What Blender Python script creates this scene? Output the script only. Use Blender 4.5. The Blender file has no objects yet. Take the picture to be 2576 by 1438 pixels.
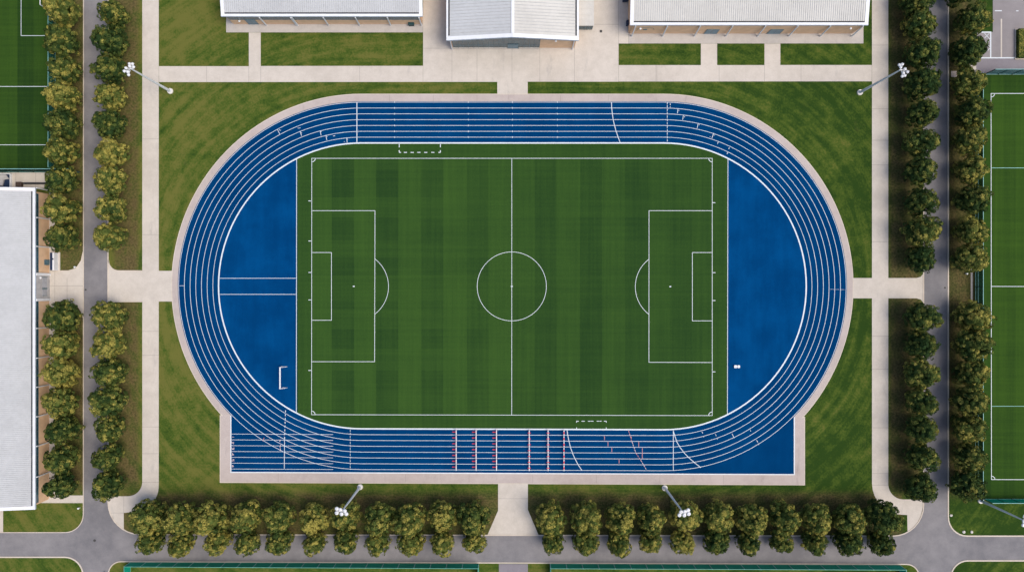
import bpy, bmesh, math, random
import numpy as np
from mathutils import Vector, Matrix
R = math.radians
random.seed(7)
SC = bpy.context.scene
COL = SC.collection
# ---------------------------------------------------------------- plan grid: u,v are plan units (9.45 per metre), origin under the drone
S, CX, CY, HC = 9.45, 1288.0, 719.0, 200.0
def G(u, v): return ((u - CX) / S, (CY - v) / S)
def T(u, v, z):
    k = (HC - z) / HC
    return ((u - CX) / S * k, (CY - v) / S * k)
ORD = ['first', 'second', 'third', 'fourth', 'fifth', 'sixth', 'seventh', 'eighth', 'ninth', 'tenth', 'eleventh', 'twelfth',
       'thirteenth', 'fourteenth', 'fifteenth', 'sixteenth', 'seventeenth', 'eighteenth']
# ---------------------------------------------------------------- object helpers
def link(o, parent=None):
    COL.objects.link(o)
    if parent is not None: o.parent = parent
    return o
def tag(o, label=None, cat=None, group=None, kind=None):
    if label: o['label'] = label
    if cat: o['category'] = cat
    if group: o['group'] = group
    if kind: o['kind'] = kind
    return o
def empty(name, loc, rz=0.0):
    o = bpy.data.objects.new(name, None); o.empty_display_size = 0.5
    o.location = loc; o.rotation_euler = (0, 0, rz)
    return link(o)
class MB:
    def __init__(s): s.v = []; s.f = []; s.m = []
    def face(s, pts, mi=0):
        b = len(s.v); s.v += [tuple(p) for p in pts]; s.f.append(tuple(range(b, b + len(pts)))); s.m.append(mi)
    def poly(s, pts, z, mi=0):
        a = sum(pts[i][0] * pts[(i + 1) % len(pts)][1] - pts[(i + 1) % len(pts)][0] * pts[i][1] for i in range(len(pts)))
        if a < 0: pts = pts[::-1]
        s.face([(p[0], p[1], z) for p in pts], mi)
    def prism(s, pts, z0, z1, mi=0):
        a = sum(pts[i][0] * pts[(i + 1) % len(pts)][1] - pts[(i + 1) % len(pts)][0] * pts[i][1] for i in range(len(pts)))
        if a < 0: pts = pts[::-1]
        n = len(pts)
        s.face([(p[0], p[1], z1) for p in pts], mi); s.face([(p[0], p[1], z0) for p in pts[::-1]], mi)
        for i in range(n):
            p, q = pts[i], pts[(i + 1) % n]
            s.face([(p[0], p[1], z0), (q[0], q[1], z0), (q[0], q[1], z1), (p[0], p[1], z1)], mi)
    def box(s, x0, x1, y0, y1, z0, z1, mi=0):
        x0, x1 = min(x0, x1), max(x0, x1); y0, y1 = min(y0, y1), max(y0, y1)
        s.prism([(x0, y0), (x1, y0), (x1, y1), (x0, y1)], z0, z1, mi)
    def tube(s, a, b, r0, r1=None, n=8, mi=0, caps=True):
        r1 = r0 if r1 is None else r1
        a, b = Vector(a), Vector(b); d = (b - a).normalized()
        t = Vector((0, 0, 1)) if abs(d.z) < 0.9 else Vector((1, 0, 0))
        e = d.cross(t).normalized(); g = d.cross(e)
        i0 = len(s.v)
        for c, r in ((a, r0), (b, r1)):
            for i in range(n):
                w = 2 * math.pi * i / n
                s.v.append(tuple(c + e * (r * math.cos(w)) + g * (r * math.sin(w))))
        for i in range(n):
            j = (i + 1) % n
            s.f.append((i0 + i, i0 + n + i, i0 + n + j, i0 + j)); s.m.append(mi)
        if caps:
            s.f.append(tuple(i0 + i for i in range(n))); s.m.append(mi)
            s.f.append(tuple(i0 + n + i for i in reversed(range(n)))); s.m.append(mi)
    def beam(s, a, b, w, h, mi=0):      # rectangular bar between two points
        a, b = Vector(a), Vector(b); d = (b - a).normalized()
        t = Vector((0, 0, 1)) if abs(d.z) < 0.95 else Vector((0, 1, 0))
        e = d.cross(t).normalized() * (w / 2); g = d.cross(e).normalized() * (h / 2)
        c = [a - e - g, a + e - g, a + e + g, a - e + g, b - e - g, b + e - g, b + e + g, b - e + g]
        for q in ((0, 1, 2, 3), (7, 6, 5, 4), (0, 4, 5, 1), (1, 5, 6, 2), (2, 6, 7, 3), (3, 7, 4, 0)):
            s.face([c[i] for i in q], mi)
    def ribbon(s, pts, w, z, mi=0, closed=False, h=0.0):   # flat strip, or a raised one of height h
        P = [Vector((p[0], p[1])) for p in pts]; n = len(P); L = []; Rr = []
        for i in range(n):
            p = P[i]
            a = P[i - 1] if (i > 0 or closed) else None
            b = P[(i + 1) % n] if (i < n - 1 or closed) else None
            d0 = (p - a).normalized() if a is not None else None
            d1 = (b - p).normalized() if b is not None else None
            if d0 is None: d0 = d1
            if d1 is None: d1 = d0
            t = (d0 + d1).normalized(); nn = Vector((-t.y, t.x)); k = max(0.35, nn.dot(Vector((-d0.y, d0.x))))
            L.append(p + nn * (w / 2 / k)); Rr.append(p - nn * (w / 2 / k))
        for i in range(n if closed else n - 1):
            j = (i + 1) % n
            s.face([(Rr[i].x, Rr[i].y, z + h), (Rr[j].x, Rr[j].y, z + h), (L[j].x, L[j].y, z + h), (L[i].x, L[i].y, z + h)], mi)
            if h > 0:
                for q0, q1 in ((Rr[i], Rr[j]), (L[j], L[i])):
                    s.face([(q0.x, q0.y, z), (q1.x, q1.y, z), (q1.x, q1.y, z + h), (q0.x, q0.y, z + h)], mi)
    def sphere(s, c, r, nu=12, nv=7, sz=1.0, mi=0):
        i0 = len(s.v)
        for j in range(nv + 1):
            ph = math.pi * j / nv
            for i in range(nu):
                th = 2 * math.pi * i / nu
                s.v.append((c[0] + r * math.sin(ph) * math.cos(th), c[1] + r * math.sin(ph) * math.sin(th), c[2] + r * sz * math.cos(ph)))
        for j in range(nv):
            for i in range(nu):
                k = (i + 1) % nu
                s.f.append((i0 + j * nu + i, i0 + (j + 1) * nu + i, i0 + (j + 1) * nu + k, i0 + j * nu + k)); s.m.append(mi)
    def mesh(s, name, mats):
        me = bpy.data.meshes.new(name)
        me.from_pydata(s.v, [], s.f)
        for m in (mats if isinstance(mats, (list, tuple)) else [mats]): me.materials.append(m)
        me.polygons.foreach_set('material_index', s.m); me.update()
        return me
    def build(s, name, mats, parent=None):
        return link(bpy.data.objects.new(name, s.mesh(name, mats)), parent)
def struct(name, mb, mats): return tag(mb.build(name, mats), kind='structure')
def PX(pts): return [G(*p) for p in pts]
def rounded(pts, n=8):              # list of (u, v[, r]) -> points with rounded corners
    out = []; m = len(pts)
    for i in range(m):
        p = Vector(pts[i][:2]); r = pts[i][2] if len(pts[i]) > 2 else 0
        if r <= 0: out.append(tuple(p)); continue
        a = Vector(pts[i - 1][:2]); b = Vector(pts[(i + 1) % m][:2])
        q0 = p + (a - p).normalized() * r; q1 = p + (b - p).normalized() * r
        k = 0.5523
        c0 = q0 + (p - q0) * k; c1 = q1 + (p - q1) * k
        for t in [j / n for j in range(n + 1)]:
            w = 1 - t
            out.append(tuple(q0 * w ** 3 + c0 * 3 * w * w * t + c1 * 3 * w * t * t + q1 * t ** 3))
    return out
# ---------------------------------------------------------------- materials
class NT:
    def __init__(s, name, rough=0.9, spec=0.2):
        s.m = bpy.data.materials.new(name); s.m.use_nodes = True; s.t = s.m.node_tree
        s.b = s.t.nodes['Principled BSDF']; s.b.inputs['Roughness'].default_value = rough
        s.b.inputs['Specular IOR Level'].default_value = spec
    def n(s, typ, **kw):
        x = s.t.nodes.new(typ)
        for k, v in kw.items(): setattr(x, k, v)
        return x
    def put(s, sock, v):
        if hasattr(v, 'is_output') or isinstance(v, bpy.types.NodeSocket): s.t.links.new(v, sock)
        else:
            if isinstance(v, tuple) and len(v) == 3 and sock.type == 'RGBA': v = v + (1.0,)
            sock.default_value = v
    def math(s, op, a, b=0.0, c=0.0):
        x = s.n('ShaderNodeMath', operation=op)
        for i, v in enumerate((a, b, c)): s.put(x.inputs[i], v)
        return x.outputs[0]
    def noise(s, vec, scale, detail=3.0, rough=0.55, dim='3D'):
        x = s.n('ShaderNodeTexNoise', noise_dimensions=dim)
        if vec is not None: s.put(x.inputs['Vector'], vec)
        x.inputs['Scale'].default_value = scale; x.inputs['Detail'].default_value = detail; x.inputs['Roughness'].default_value = rough
        return x.outputs['Fac']
    def rng(s, v, a, b, c=0.0, d=1.0, smooth=True):
        x = s.n('ShaderNodeMapRange', interpolation_type='SMOOTHSTEP' if smooth else 'LINEAR')
        for i, q in enumerate((v, a, b, c, d)): s.put(x.inputs[i], q)
        return x.outputs[0]
    def mix(s, f, a, b, mode='MIX'):
        x = s.n('ShaderNodeMix', data_type='RGBA', blend_type=mode, clamp_factor=True)
        s.put(x.inputs[0], f); s.put(x.inputs[6], a); s.put(x.inputs[7], b)
        return x.outputs[2]
    def xyz(s):
        g = s.n('ShaderNodeNewGeometry'); q = s.n('ShaderNodeSeparateXYZ'); s.put(q.inputs[0], g.outputs['Position'])
        return g.outputs['Position'], q.outputs[0], q.outputs[1], q.outputs[2]
    def comb(s, x, y, z=0.0):
        q = s.n('ShaderNodeCombineXYZ'); s.put(q.inputs[0], x); s.put(q.inputs[1], y); s.put(q.inputs[2], z); return q.outputs[0]
    def attr(s, name):
        a = s.n('ShaderNodeAttribute'); a.attribute_name = name; return a.outputs['Fac']
    def bump(s, h, strength=0.3, dist=0.1):
        x = s.n('ShaderNodeBump'); x.inputs['Strength'].default_value = strength; x.inputs['Distance'].default_value = dist
        s.put(x.inputs['Height'], h); s.put(s.b.inputs['Normal'], x.outputs[0])
    def col(s, c): s.put(s.b.inputs['Base Color'], c); return s.m
def plain(name, c, rough=0.7, spec=0.3, var=0.12, scale=0.8, metal=0.0):
    k = NT(name, rough, spec); k.b.inputs['Metallic'].default_value = metal
    p = k.xyz()[0]
    f = k.rng(k.noise(p, scale, 5.0, 0.6), 0.3, 0.7)
    return k.col(k.mix(f, tuple(x * (1 - var) for x in c), tuple(min(1, x * (1 + var)) for x in c)))

def lawn_material():
    k = NT('lawn grass', 1.0, 0.05); p, x, y, z = k.xyz()
    ax = k.math('MAXIMUM', k.math('SUBTRACT', k.math('ABSOLUTE', x), 40.2), 0.0)
    d = k.math('SQRT', k.math('ADD', k.math('MULTIPLY', ax, ax), k.math('MULTIPLY', y, y)))
    streak = k.noise(k.comb(k.math('MULTIPLY', d, 0.55), k.math('MULTIPLY', x, 0.035), k.math('MULTIPLY', y, 0.035)), 1.0, 4.0, 0.6)
    big = k.noise(p, 0.05, 4.0, 0.55); mid = k.noise(p, 0.3, 5.0, 0.65); fine = k.noise(p, 1.9, 4.0, 0.75)
    v = k.math('ADD', k.math('MULTIPLY', streak, 0.34), k.math('MULTIPLY', mid, 0.34))
    v = k.math('ADD', v, k.math('MULTIPLY', fine, 0.30)); v = k.math('ADD', v, k.math('MULTIPLY', big, 0.25))
    v = k.math('ADD', v, k.rng(x, -110.0, 110.0, 0.055, -0.06, False))      # yellower to the west: grass tone and warm light painted in
    c = k.mix(k.rng(v, 0.50, 0.64), LAWN[0], LAWN[1])
    v = k.math('SUBTRACT', v, 0.015)
    c = k.mix(k.rng(v, 0.575, 0.725), c, LAWN[2])
    dry = k.noise(k.comb(k.math('MULTIPLY', x, 0.11), k.math('MULTIPLY', y, 0.11), 9.0), 1.0, 6.0, 0.7)
    c = k.mix(k.math('MULTIPLY', k.rng(dry, 0.60, 0.80), 0.45), c, (0.125, 0.098, 0.042))
    def band(q, c0, w, soft): return k.rng(k.math('ABSOLUTE', k.math('SUBTRACT', q, c0)), w, w + soft, 1.0, 0.0)
    b1 = k.math('MULTIPLY', band(y, -61.0, 4.6, 2.6), band(x, 0.0, 103.0, 2.0))
    b2 = k.math('MULTIPLY', band(x, -102.6, 2.2, 2.0), k.rng(y, -57.0, -52.0, 0.0, 1.0))
    ends = k.math('MULTIPLY', k.rng(y, -58.0, -52.0), k.rng(y, 88.0, 96.0, 1.0, 0.0))
    b2 = k.math('MULTIPLY', b2, ends)
    b3 = k.math('MULTIPLY', band(x, 104.6, 3.0, 2.2), ends); b4 = k.math('MULTIPLY', band(x, 119.6, 3.0, 2.0), ends); b5 = k.math('MULTIPLY', band(x, -116.6, 2.6, 2.2), ends)
    b = k.math('MAXIMUM', k.math('MAXIMUM', b1, b2), k.math('MAXIMUM', b3, k.math('MAXIMUM', b4, b5)))
    wear = k.rng(k.math('ADD', k.math('MULTIPLY', mid, 0.6), k.math('MULTIPLY', streak, 0.4)), 0.34, 0.62, 0.4, 1.0)
    c = k.mix(k.math('MULTIPLY', k.math('MULTIPLY', b, wear), 0.85), c, k.mix(k.rng(fine, 0.35, 0.65), (0.046, 0.034, 0.018), (0.128, 0.094, 0.044)))
    k.bump(fine, 0.35, 0.12)
    return k.col(c)
LAWN = ((0.020, 0.046, 0.008), (0.052, 0.085, 0.013), (0.112, 0.116, 0.027))

def turf_material(name, light, dark, lines=True):
    k = NT(name, 1.0, 0.05); p, x, y, z = k.xyz()
    m = k.attr('mow')
    fx = k.noise(k.comb(k.math('MULTIPLY', x, 1.1), k.math('MULTIPLY', y, 0.02)), 1.0, 4.0, 0.7)
    fy = k.noise(k.comb(k.math('MULTIPLY', x, 0.02), k.math('MULTIPLY', y, 1.1), 5.0), 1.0, 4.0, 0.7)
    fine = k.noise(p, 2.2, 4.0, 0.75); big = k.noise(p, 0.06, 4.0, 0.6)
    v = k.math('ADD', m, k.math('MULTIPLY', k.math('SUBTRACT', fx, 0.5), 1.15))
    v = k.math('ADD', v, k.math('MULTIPLY', k.math('SUBTRACT', fy, 0.5), 0.95))
    v = k.math('ADD', v, k.math('MULTIPLY', k.math('SUBTRACT', fine, 0.5), 0.85))
    v = k.math('ADD', v, k.math('MULTIPLY', k.math('SUBTRACT', big, 0.5), 0.9))
    c = k.mix(k.rng(v, -0.15, 1.15, 0.0, 1.0, False), light, dark)
    k.bump(fine, 0.25, 0.1)
    return k.col(c)

def rubber_material(name, a, b, amount):
    k = NT(name, 1.0, 0.0); p, x, y, z = k.xyz()
    cl = k.noise(p, 0.09, 5.0, 0.6); st = k.noise(k.comb(k.math('MULTIPLY', x, 0.5), k.math('MULTIPLY', y, 0.06)), 1.0, 4.0, 0.6)
    gr = k.noise(p, 3.0, 2.0, 0.7)
    v = k.math('ADD', k.math('MULTIPLY', cl, 0.6), k.math('ADD', k.math('MULTIPLY', st, 0.25), k.math('MULTIPLY', gr, 0.15)))
    return k.col(k.mix(k.math('MULTIPLY', k.rng(v, 0.38, 0.66), amount), a, b))

def concrete_material(name, a, b, stain):
    k = NT(name, 0.9, 0.2); p, x, y, z = k.xyz()
    big = k.noise(p, 0.07, 5.0, 0.6); mid = k.noise(p, 0.5, 6.0, 0.7); fine = k.noise(p, 3.0, 3.0, 0.7)
    v = k.math('ADD', k.math('MULTIPLY', big, 0.45), k.math('ADD', k.math('MULTIPLY', mid, 0.35), k.math('MULTIPLY', fine, 0.2)))
    c = k.mix(k.rng(v, 0.36, 0.64), a, b)
    drip = k.noise(k.comb(k.math('MULTIPLY', x, 0.35), k.math('MULTIPLY', y, 0.09), 3.0), 1.0, 6.0, 0.7)
    c = k.mix(k.math('MULTIPLY', k.rng(drip, 0.56, 0.78), 0.55), c, stain)
    k.bump(fine, 0.1, 0.03)
    return k.col(c)

def asphalt_material(name, a, b):
    k = NT(name, 0.92, 0.2); p, x, y, z = k.xyz()
    big = k.noise(p, 0.06, 4.0, 0.55); mid = k.noise(p, 0.35, 6.0, 0.7); fine = k.noise(p, 4.5, 3.0, 0.8)
    v = k.math('ADD', k.math('MULTIPLY', big, 0.5), k.math('ADD', k.math('MULTIPLY', mid, 0.3), k.math('MULTIPLY', fine, 0.2)))
    k.bump(fine, 0.15, 0.03)
    return k.col(k.mix(k.rng(v, 0.36, 0.64), a, b))

def leaf_material():
    k = NT('leaves', 0.75, 0.12)
    tc = k.n('ShaderNodeTexCoord'); oi = k.n('ShaderNodeObjectInfo')
    sep = k.n('ShaderNodeSeparateColor'); k.put(sep.inputs[0], oi.outputs['Color'])
    off = k.n('ShaderNodeVectorMath', operation='ADD'); k.put(off.inputs[0], tc.outputs['Object'])
    k.put(off.inputs[1], k.comb(k.math('MULTIPLY', oi.outputs['Random'], 90.0), 0.0, 0.0))
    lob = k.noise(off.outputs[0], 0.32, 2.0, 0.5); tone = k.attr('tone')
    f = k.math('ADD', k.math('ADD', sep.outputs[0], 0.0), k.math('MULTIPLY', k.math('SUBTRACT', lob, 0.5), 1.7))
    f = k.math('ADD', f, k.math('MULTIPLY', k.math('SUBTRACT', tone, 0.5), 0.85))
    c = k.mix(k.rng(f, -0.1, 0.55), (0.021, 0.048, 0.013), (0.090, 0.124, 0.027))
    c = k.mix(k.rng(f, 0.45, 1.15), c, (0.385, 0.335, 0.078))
    k.b.inputs['Subsurface Weight'].default_value = 0.0
    # thin leaves let some light through
    tr = k.n('ShaderNodeBsdfTranslucent'); k.put(tr.inputs['Color'], c)
    mx = k.n('ShaderNodeMixShader'); mx.inputs[0].default_value = 0.22
    k.put(k.b.inputs['Base Color'], c)
    k.t.links.new(k.b.outputs[0], mx.inputs[1]); k.t.links.new(tr.outputs[0], mx.inputs[2])
    k.t.links.new(mx.outputs[0], k.t.nodes['Material Output'].inputs['Surface'])
    return k.m

def mesh_material(name, c, clear):
    k = NT(name, 0.8, 0.2); k.put(k.b.inputs['Base Color'], c)
    tr = k.n('ShaderNodeBsdfTransparent'); mx = k.n('ShaderNodeMixShader'); mx.inputs[0].default_value = clear
    k.t.links.new(k.b.outputs[0], mx.inputs[1]); k.t.links.new(tr.outputs[0], mx.inputs[2])
    k.t.links.new(mx.outputs[0], k.t.nodes['Material Output'].inputs['Surface'])
    return k.m

def roof_material(name, c):
    k = NT(name, 0.55, 0.35); p, x, y, z = k.xyz()
    a = k.noise(p, 0.12, 5.0, 0.6); b = k.noise(p, 1.2, 5.0, 0.7)
    v = k.math('ADD', k.math('MULTIPLY', a, 0.6), k.math('MULTIPLY', b, 0.4))
    return k.col(k.mix(k.rng(v, 0.35, 0.65), tuple(q * 0.9 for q in c), tuple(q * 1.06 for q in c)))

M = {}
M['lawn'] = lawn_material()
M['turf'] = turf_material('pitch turf', (0.034, 0.080, 0.0150), (0.0150, 0.042, 0.0110))
M['turf_green'] = turf_material('bright turf', (0.036, 0.080, 0.011), (0.013, 0.036, 0.008))
M['track'] = rubber_material('blue track', (0.0006, 0.031, 0.108), (0.0008, 0.040, 0.132), 1.0)
M['dzone'] = rubber_material('blue apron', (0.0006, 0.035, 0.122), (0.001, 0.054, 0.176), 1.0)
M['apron'] = concrete_material('pinkish paving', (0.365, 0.312, 0.290), (0.435, 0.380, 0.355), (0.22, 0.19, 0.19))
M['concrete'] = concrete_material('concrete', (0.43, 0.390, 0.342), (0.53, 0.485, 0.432), (0.27, 0.255, 0.245))
M['asphalt'] = asphalt_material('asphalt', (0.135, 0.132, 0.141), (0.225, 0.215, 0.220))
M['paving'] = asphalt_material('grey paving', (0.17, 0.155, 0.175), (0.23, 0.215, 0.235))
M['worn'] = concrete_material('worn shaded concrete', (0.345, 0.322, 0.300), (0.445, 0.415, 0.385), (0.21, 0.205, 0.21))  # greyer from stains and from building shade painted into the slab colour
M['tarmac'] = asphalt_material('worn tarmac', (0.20, 0.185, 0.19), (0.26, 0.24, 0.245))
M['kerb'] = concrete_material('kerb stone', (0.46, 0.40, 0.33), (0.56, 0.50, 0.43), (0.3, 0.25, 0.2))
M['joint'] = plain('paving joint', (0.22, 0.20, 0.18))
M['line'] = plain('white line paint', (0.56, 0.61, 0.65), 0.6, 0.3, 0.05)
M['line_red'] = plain('red line paint', (0.50, 0.22, 0.22), 0.6)
M['line_pink'] = plain('pinkish line paint', (0.62, 0.5, 0.5), 0.6)
M['leaf'] = leaf_material()
M['bark'] = plain('bark', (0.09, 0.065, 0.045), 0.95, 0.1, 0.35, 3.0)
M['steel'] = plain('pale galvanised steel', (0.56, 0.58, 0.60), 0.5, 0.4, 0.06)
M['white'] = plain('white paint', (0.62, 0.63, 0.65), 0.5, 0.4, 0.04)
M['lampglass'] = plain('lamp lens', (0.30, 0.31, 0.34), 0.25, 0.5)
M['roof'] = roof_material('pale metal roof', (0.435, 0.450, 0.463))
M['roof_warm'] = roof_material('cream metal roof', (0.50, 0.492, 0.462))
M['seam'] = plain('shaded roof seam', (0.40, 0.405, 0.41), 0.6)  # darker than the sheet: corrugation shading painted into the seam colour
M['fascia'] = plain('white trim', (0.66, 0.68, 0.71), 0.5, 0.4, 0.04)
M['fascia_blue'] = plain('blue grey trim', (0.30, 0.36, 0.43), 0.5)
M['dark'] = plain('dark gutter', (0.02, 0.02, 0.024), 0.6)
M['wall'] = plain('peach render', (0.62, 0.42, 0.27), 0.9, 0.1, 0.07, 0.6)
M['wall_grey'] = plain('grey cladding', (0.36, 0.35, 0.35), 0.8)
M['glass'] = plain('dark glass', (0.018, 0.062, 0.086), 0.15, 0.6, 0.35, 0.5)
M['glass_blue'] = plain('blue door panel', (0.07, 0.15, 0.20), 0.3, 0.5)
M['frame'] = plain('window frame', (0.10, 0.155, 0.175), 0.5)
M['teal'] = plain('dark teal paint', (0.012, 0.05, 0.055), 0.5)
M['navy'] = plain('navy panel', (0.012, 0.025, 0.06), 0.5)
M['brown'] = plain('brown plastic', (0.06, 0.04, 0.03), 0.6)
M['net_bright'] = mesh_material('green windbreak mesh', (0.004, 0.30, 0.20), 0.10)
M['net_dark'] = mesh_material('dark green fence mesh', (0.010, 0.085, 0.065), 0.38)
M['net_teal'] = mesh_material('teal fence mesh', (0.02, 0.16, 0.16), 0.45)
M['post_pale'] = plain('pale green post', (0.10, 0.34, 0.27), 0.5)
M['post_dark'] = plain('dark post', (0.012, 0.03, 0.028), 0.5)
M['rail_pale'] = plain('pale teal rail', (0.22, 0.45, 0.44), 0.5)
M['red'] = plain('red plastic', (0.60, 0.03, 0.035), 0.5)
M['stone'] = plain('pale stone', (0.58, 0.55, 0.50), 0.9)
M['iron'] = plain('cast iron', (0.05, 0.048, 0.046), 0.7)
M['hedge'] = M['leaf']
# ---------------------------------------------------------------- ground, roads, paths
g = MB(); g.poly([(-1500, -1500), (1500, -1500), (1500, 1500), (-1500, 1500)], 0.0); struct('ground', g, M['lawn'])

road_pts = rounded([(211, -1500), (210, 1338, 46), (-2000, 1338), (-2000, 1400), (209, 1400, 46), (209, 3500), (273, 3500), (273, 1411, 32),
                    (2312, 1418, 32), (2312, 3500), (2392, 3500), (2392, 1409, 42), (4500, 1409), (4500, 1347), (2385, 1347, 48), (2385, -1500),
                    (2323, -1500), (2323, 1347, 78), (272, 1343, 82), (272, -1500)])
g = MB(); g.poly(PX(road_pts), 0.02); struct('road', g, M['asphalt'])
kerb = MB()
def kerbline(pts, w=0.27): kerb.ribbon(PX(pts), w, 0.0, 0, False, 0.12)
rp = road_pts
def sub(a, b):                      # stretch of the road outline between two plan points
    i = min(range(len(rp)), key=lambda q: (rp[q][0] - a[0]) ** 2 + (rp[q][1] - a[1]) ** 2)
    j = min(range(len(rp)), key=lambda q: (rp[q][0] - b[0]) ** 2 + (rp[q][1] - b[1]) ** 2)
    return rp[i:j + 1]
kerbline(sub((211, -1500), (-2000, 1338)), .2); kerbline(sub((-2000, 1400), (209, 3500)), 0.34); kerbline(sub((273, 3500), (2312, 3500)))
kerbline(sub((2392, 3500), (4500, 1409)), 0.34); kerbline(sub((4500, 1347), (2385, -1500)), 0.34)
kerbline(sub((2323, -1500), (272, -1500)))

def sheet(name, polys, z, mat, joints=()):
    m = MB()
    for i, p in enumerate(polys): m.poly(PX(p), z + 0.0 * i)
    for a, b in joints: m.ribbon(PX([a, b]), 0.07, z + 0.005, 1)
    return struct(name, m, [mat, M['joint']])
# paved paths: every sheet is one outline, neighbours meet edge to edge
sheet('path', [rounded([(358, -90), (358, 1247, 36), (300, 1247), (272.5, 1247), (271.5, 1262), (274, 1284), (287, 1312), (311.5, 1332), (311.5, 1289),
                        (352, 1284), (398, 1268, 42), (399.5, 1216), (399.5, -90)])], 0.030, M['concrete'],
      [((358, y), (399.5, y)) for y in (833, 893, 1073, 1140, 1212, 350, 590)] + [((311.5, 1289), (272, 1289)), ((311.5, 1289), (311.5, 1247))])
sheet('path', [rounded([(2193.5, -90), (2193.5, 1290, 75), (2282, 1294), (2283, 1337), (2302, 1322), (2316, 1298), (2322.5, 1268), (2322, 1255), (2234.5, 1255, 38),
                        (2234.5, -90)])], 0.030, M['concrete'],
      [((2193.5, y), (2234.5, y)) for y in (114, 274, 353, 415, 608, 845, 928, 1075, 1190, 1219)])
sheet('pavement', [[(569, 20), (1064, 20), (1064, 82), (569, 82)]], 0.030, M['worn'])
sheet('path', [[(400, 167), (626, 167), (626, 82.4), (656, 82.4), (656, 166.5), (1064, 166), (1064, 206.5), (400, 207)]],
      0.034, M['concrete'], [((626, 167), (626, 207)), ((656, 167), (656, 207)), ((905, 167), (905, 206.5)), ((520, 167), (520, 207))])
sheet('plaza', [[(1064.4, -90), (1581, -90), (1581, 110), (1556, 110), (1556, 206), (1327.5, 206), (1327.5, 237), (1251, 237), (1251, 206.5), (1064.4, 206.5)]],
      0.038, M['concrete'], [((1137, 120), (1137, 206)), ((1445, 120), (1445, 206)), ((1288, 123), (1288, 206)), ((1064.4, 122), (1137, 122)),
                             ((1556, 0), (1556, 110)), ((1495, 62), (1556, 62)), ((1200, 122), (1200, 205)), ((1358, 122), (1358, 205))])
sheet('pavement', [[(1581.4, 20), (2172, 20), (2172, 109.8), (1581.4, 109.8)]], 0.030, M['worn'])
sheet('path', [[(1556.4, 110.2), (1963, 110.2), (1963, 164), (2193, 164), (2193, 205), (1556.4, 205.6)][::-1]],
      0.034, M['concrete'], [((2015, 164), (2015, 205)), ((1650, 165), (1650, 205)), ((1652.5, 165), (1652.5, 205)), ((1809, 165), (1809, 205)), ((1923, 165), (1923, 205))])
lw = MB()
for x0, x1 in ((1556.5, 1763), (1804, 1923)): lw.poly(PX([(x0, 110.3), (x1, 110.3), (x1, 164.3), (x0, 164.3)]), 0.045)
struct('lawn', lw, M['lawn'])
sheet('path', [[(273, 680.5, 0), (273, 680), (358, 681), (358, 758), (273, 758)][1:]], 0.034, M['concrete'])
sheet('path', [[(399.5, 681), (440, 681), (440, 758), (399.5, 758)]], 0.026, M['concrete'])
g = MB(); fil = [(272.3, 655)] + [(273 + 26 * (1 - math.cos(a)), 655 + 26 * math.sin(a)) for a in [i * math.pi / 16 for i in range(9)]] + [(272.3, 681)]
g.poly(PX(fil), 0.0335); struct('path', g, M['concrete'])
kerbline([(358, 681), (300, 681)] + fil[1:-1][::-1]); kerbline([(273, 758.6), (358, 758.6)], 0.2)
sheet('path', [[(2130, 699), (2193.5, 699), (2193.5, 750), (2130, 750)]], 0.026, M['concrete'])
sheet('path', [rounded([(2234.5, 699), (2305, 699), (2316, 696), (2322.5, 688), (2322.5, 761), (2316, 753), (2305, 750), (2234.5, 750)])], 0.034, M['concrete'])
sheet('path', [[(1253, 1205), (1328, 1205), (1328, 1281), (1355, 1345), (1226, 1345), (1253, 1283)]], 0.034, M['concrete'], [((1253, 1253), (1328, 1253))])
sheet('path', [[(1255, 1417), (1328, 1417.5), (1328, 1540), (1255, 1540)]], 0.034, M['paving'])
sheet('driveway', [rounded([(124, 681), (172, 681), (192, 675), (205, 655), (209.5, 633), (209.5, 800), (205, 783), (193, 766), (172, 757), (138, 757), (138, 1245), (209, 1245), (209, 1264), (95, 1264),
                            (124, 1245)])], 0.030, M['concrete'], [((138, 681), (138, 757)), ((169, 700), (169, 757)), ((124, 719), (209, 719))])
kerbline([(138, 681), (172, 681), (192, 675), (205, 655), (209.5, 633)], 0.22); kerbline([(209.5, 800), (205, 783), (193, 766), (172, 757), (138, 757)], 0.22)
sheet('path', [[(-80, 434), (135, 434), (135, 473), (138, 473), (138, 680.6), (124, 680.6), (124, 473), (-80, 473)]], 0.030, M['concrete'], [((40, 434), (40, 473)), ((90, 434), (90, 473))])
sheet('path', [[(-80, 1270), (8, 1270), (8, 1338), (-80, 1338)]], 0.030, M['concrete'])
sheet('parking_lot', [[(2497.5, -90), (2660, -90), (2660, 146.5), (2458, 146.5), (2458, 81), (2497.5, 81)]], 0.024, M['tarmac'])
sheet('pavement', [[(2452, 146.8), (2660, 146.8), (2660, 188), (2452, 188)]], 0.024, M['paving'])
sheet('path', [[(2442, 610), (2447, 610), (2447, 800), (2442, 800)]], 0.02, M['concrete'], [((2442, y), (2447, y)) for y in (646, 660, 727, 760)])
pm = MB()
for a, b, w in (((2462, 81.5), (2492, 81.5), .32), ((2492, 80), (2492, 147), .30), ((2462, 146), (2660, 146), .3), ((2502.6, 27.7), (2520, 27.7), .25), ((2556, 28), (2562, 28), .2),
                ((2489, 84), (2477, 96), .13), ((2476, 84), (2490, 99), .13), ((2490, 102), (2484, 108), .13), ((2490, 122), (2482, 130), .13), ((2490, 118), (2478, 106), .13)):
    pm.ribbon(PX([a, b]), w, 0.034 + 0.004 * (a[1] > 83 and w < .2) + 0.006 * (a[0] == 2492 and b[1] == 147), 0)
pm.ribbon(PX([(2519, 48), (2519, 145)]), 0.35, 0.029, 1)
struct('parking_lines', pm, [M['line'], M['concrete']])
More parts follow.
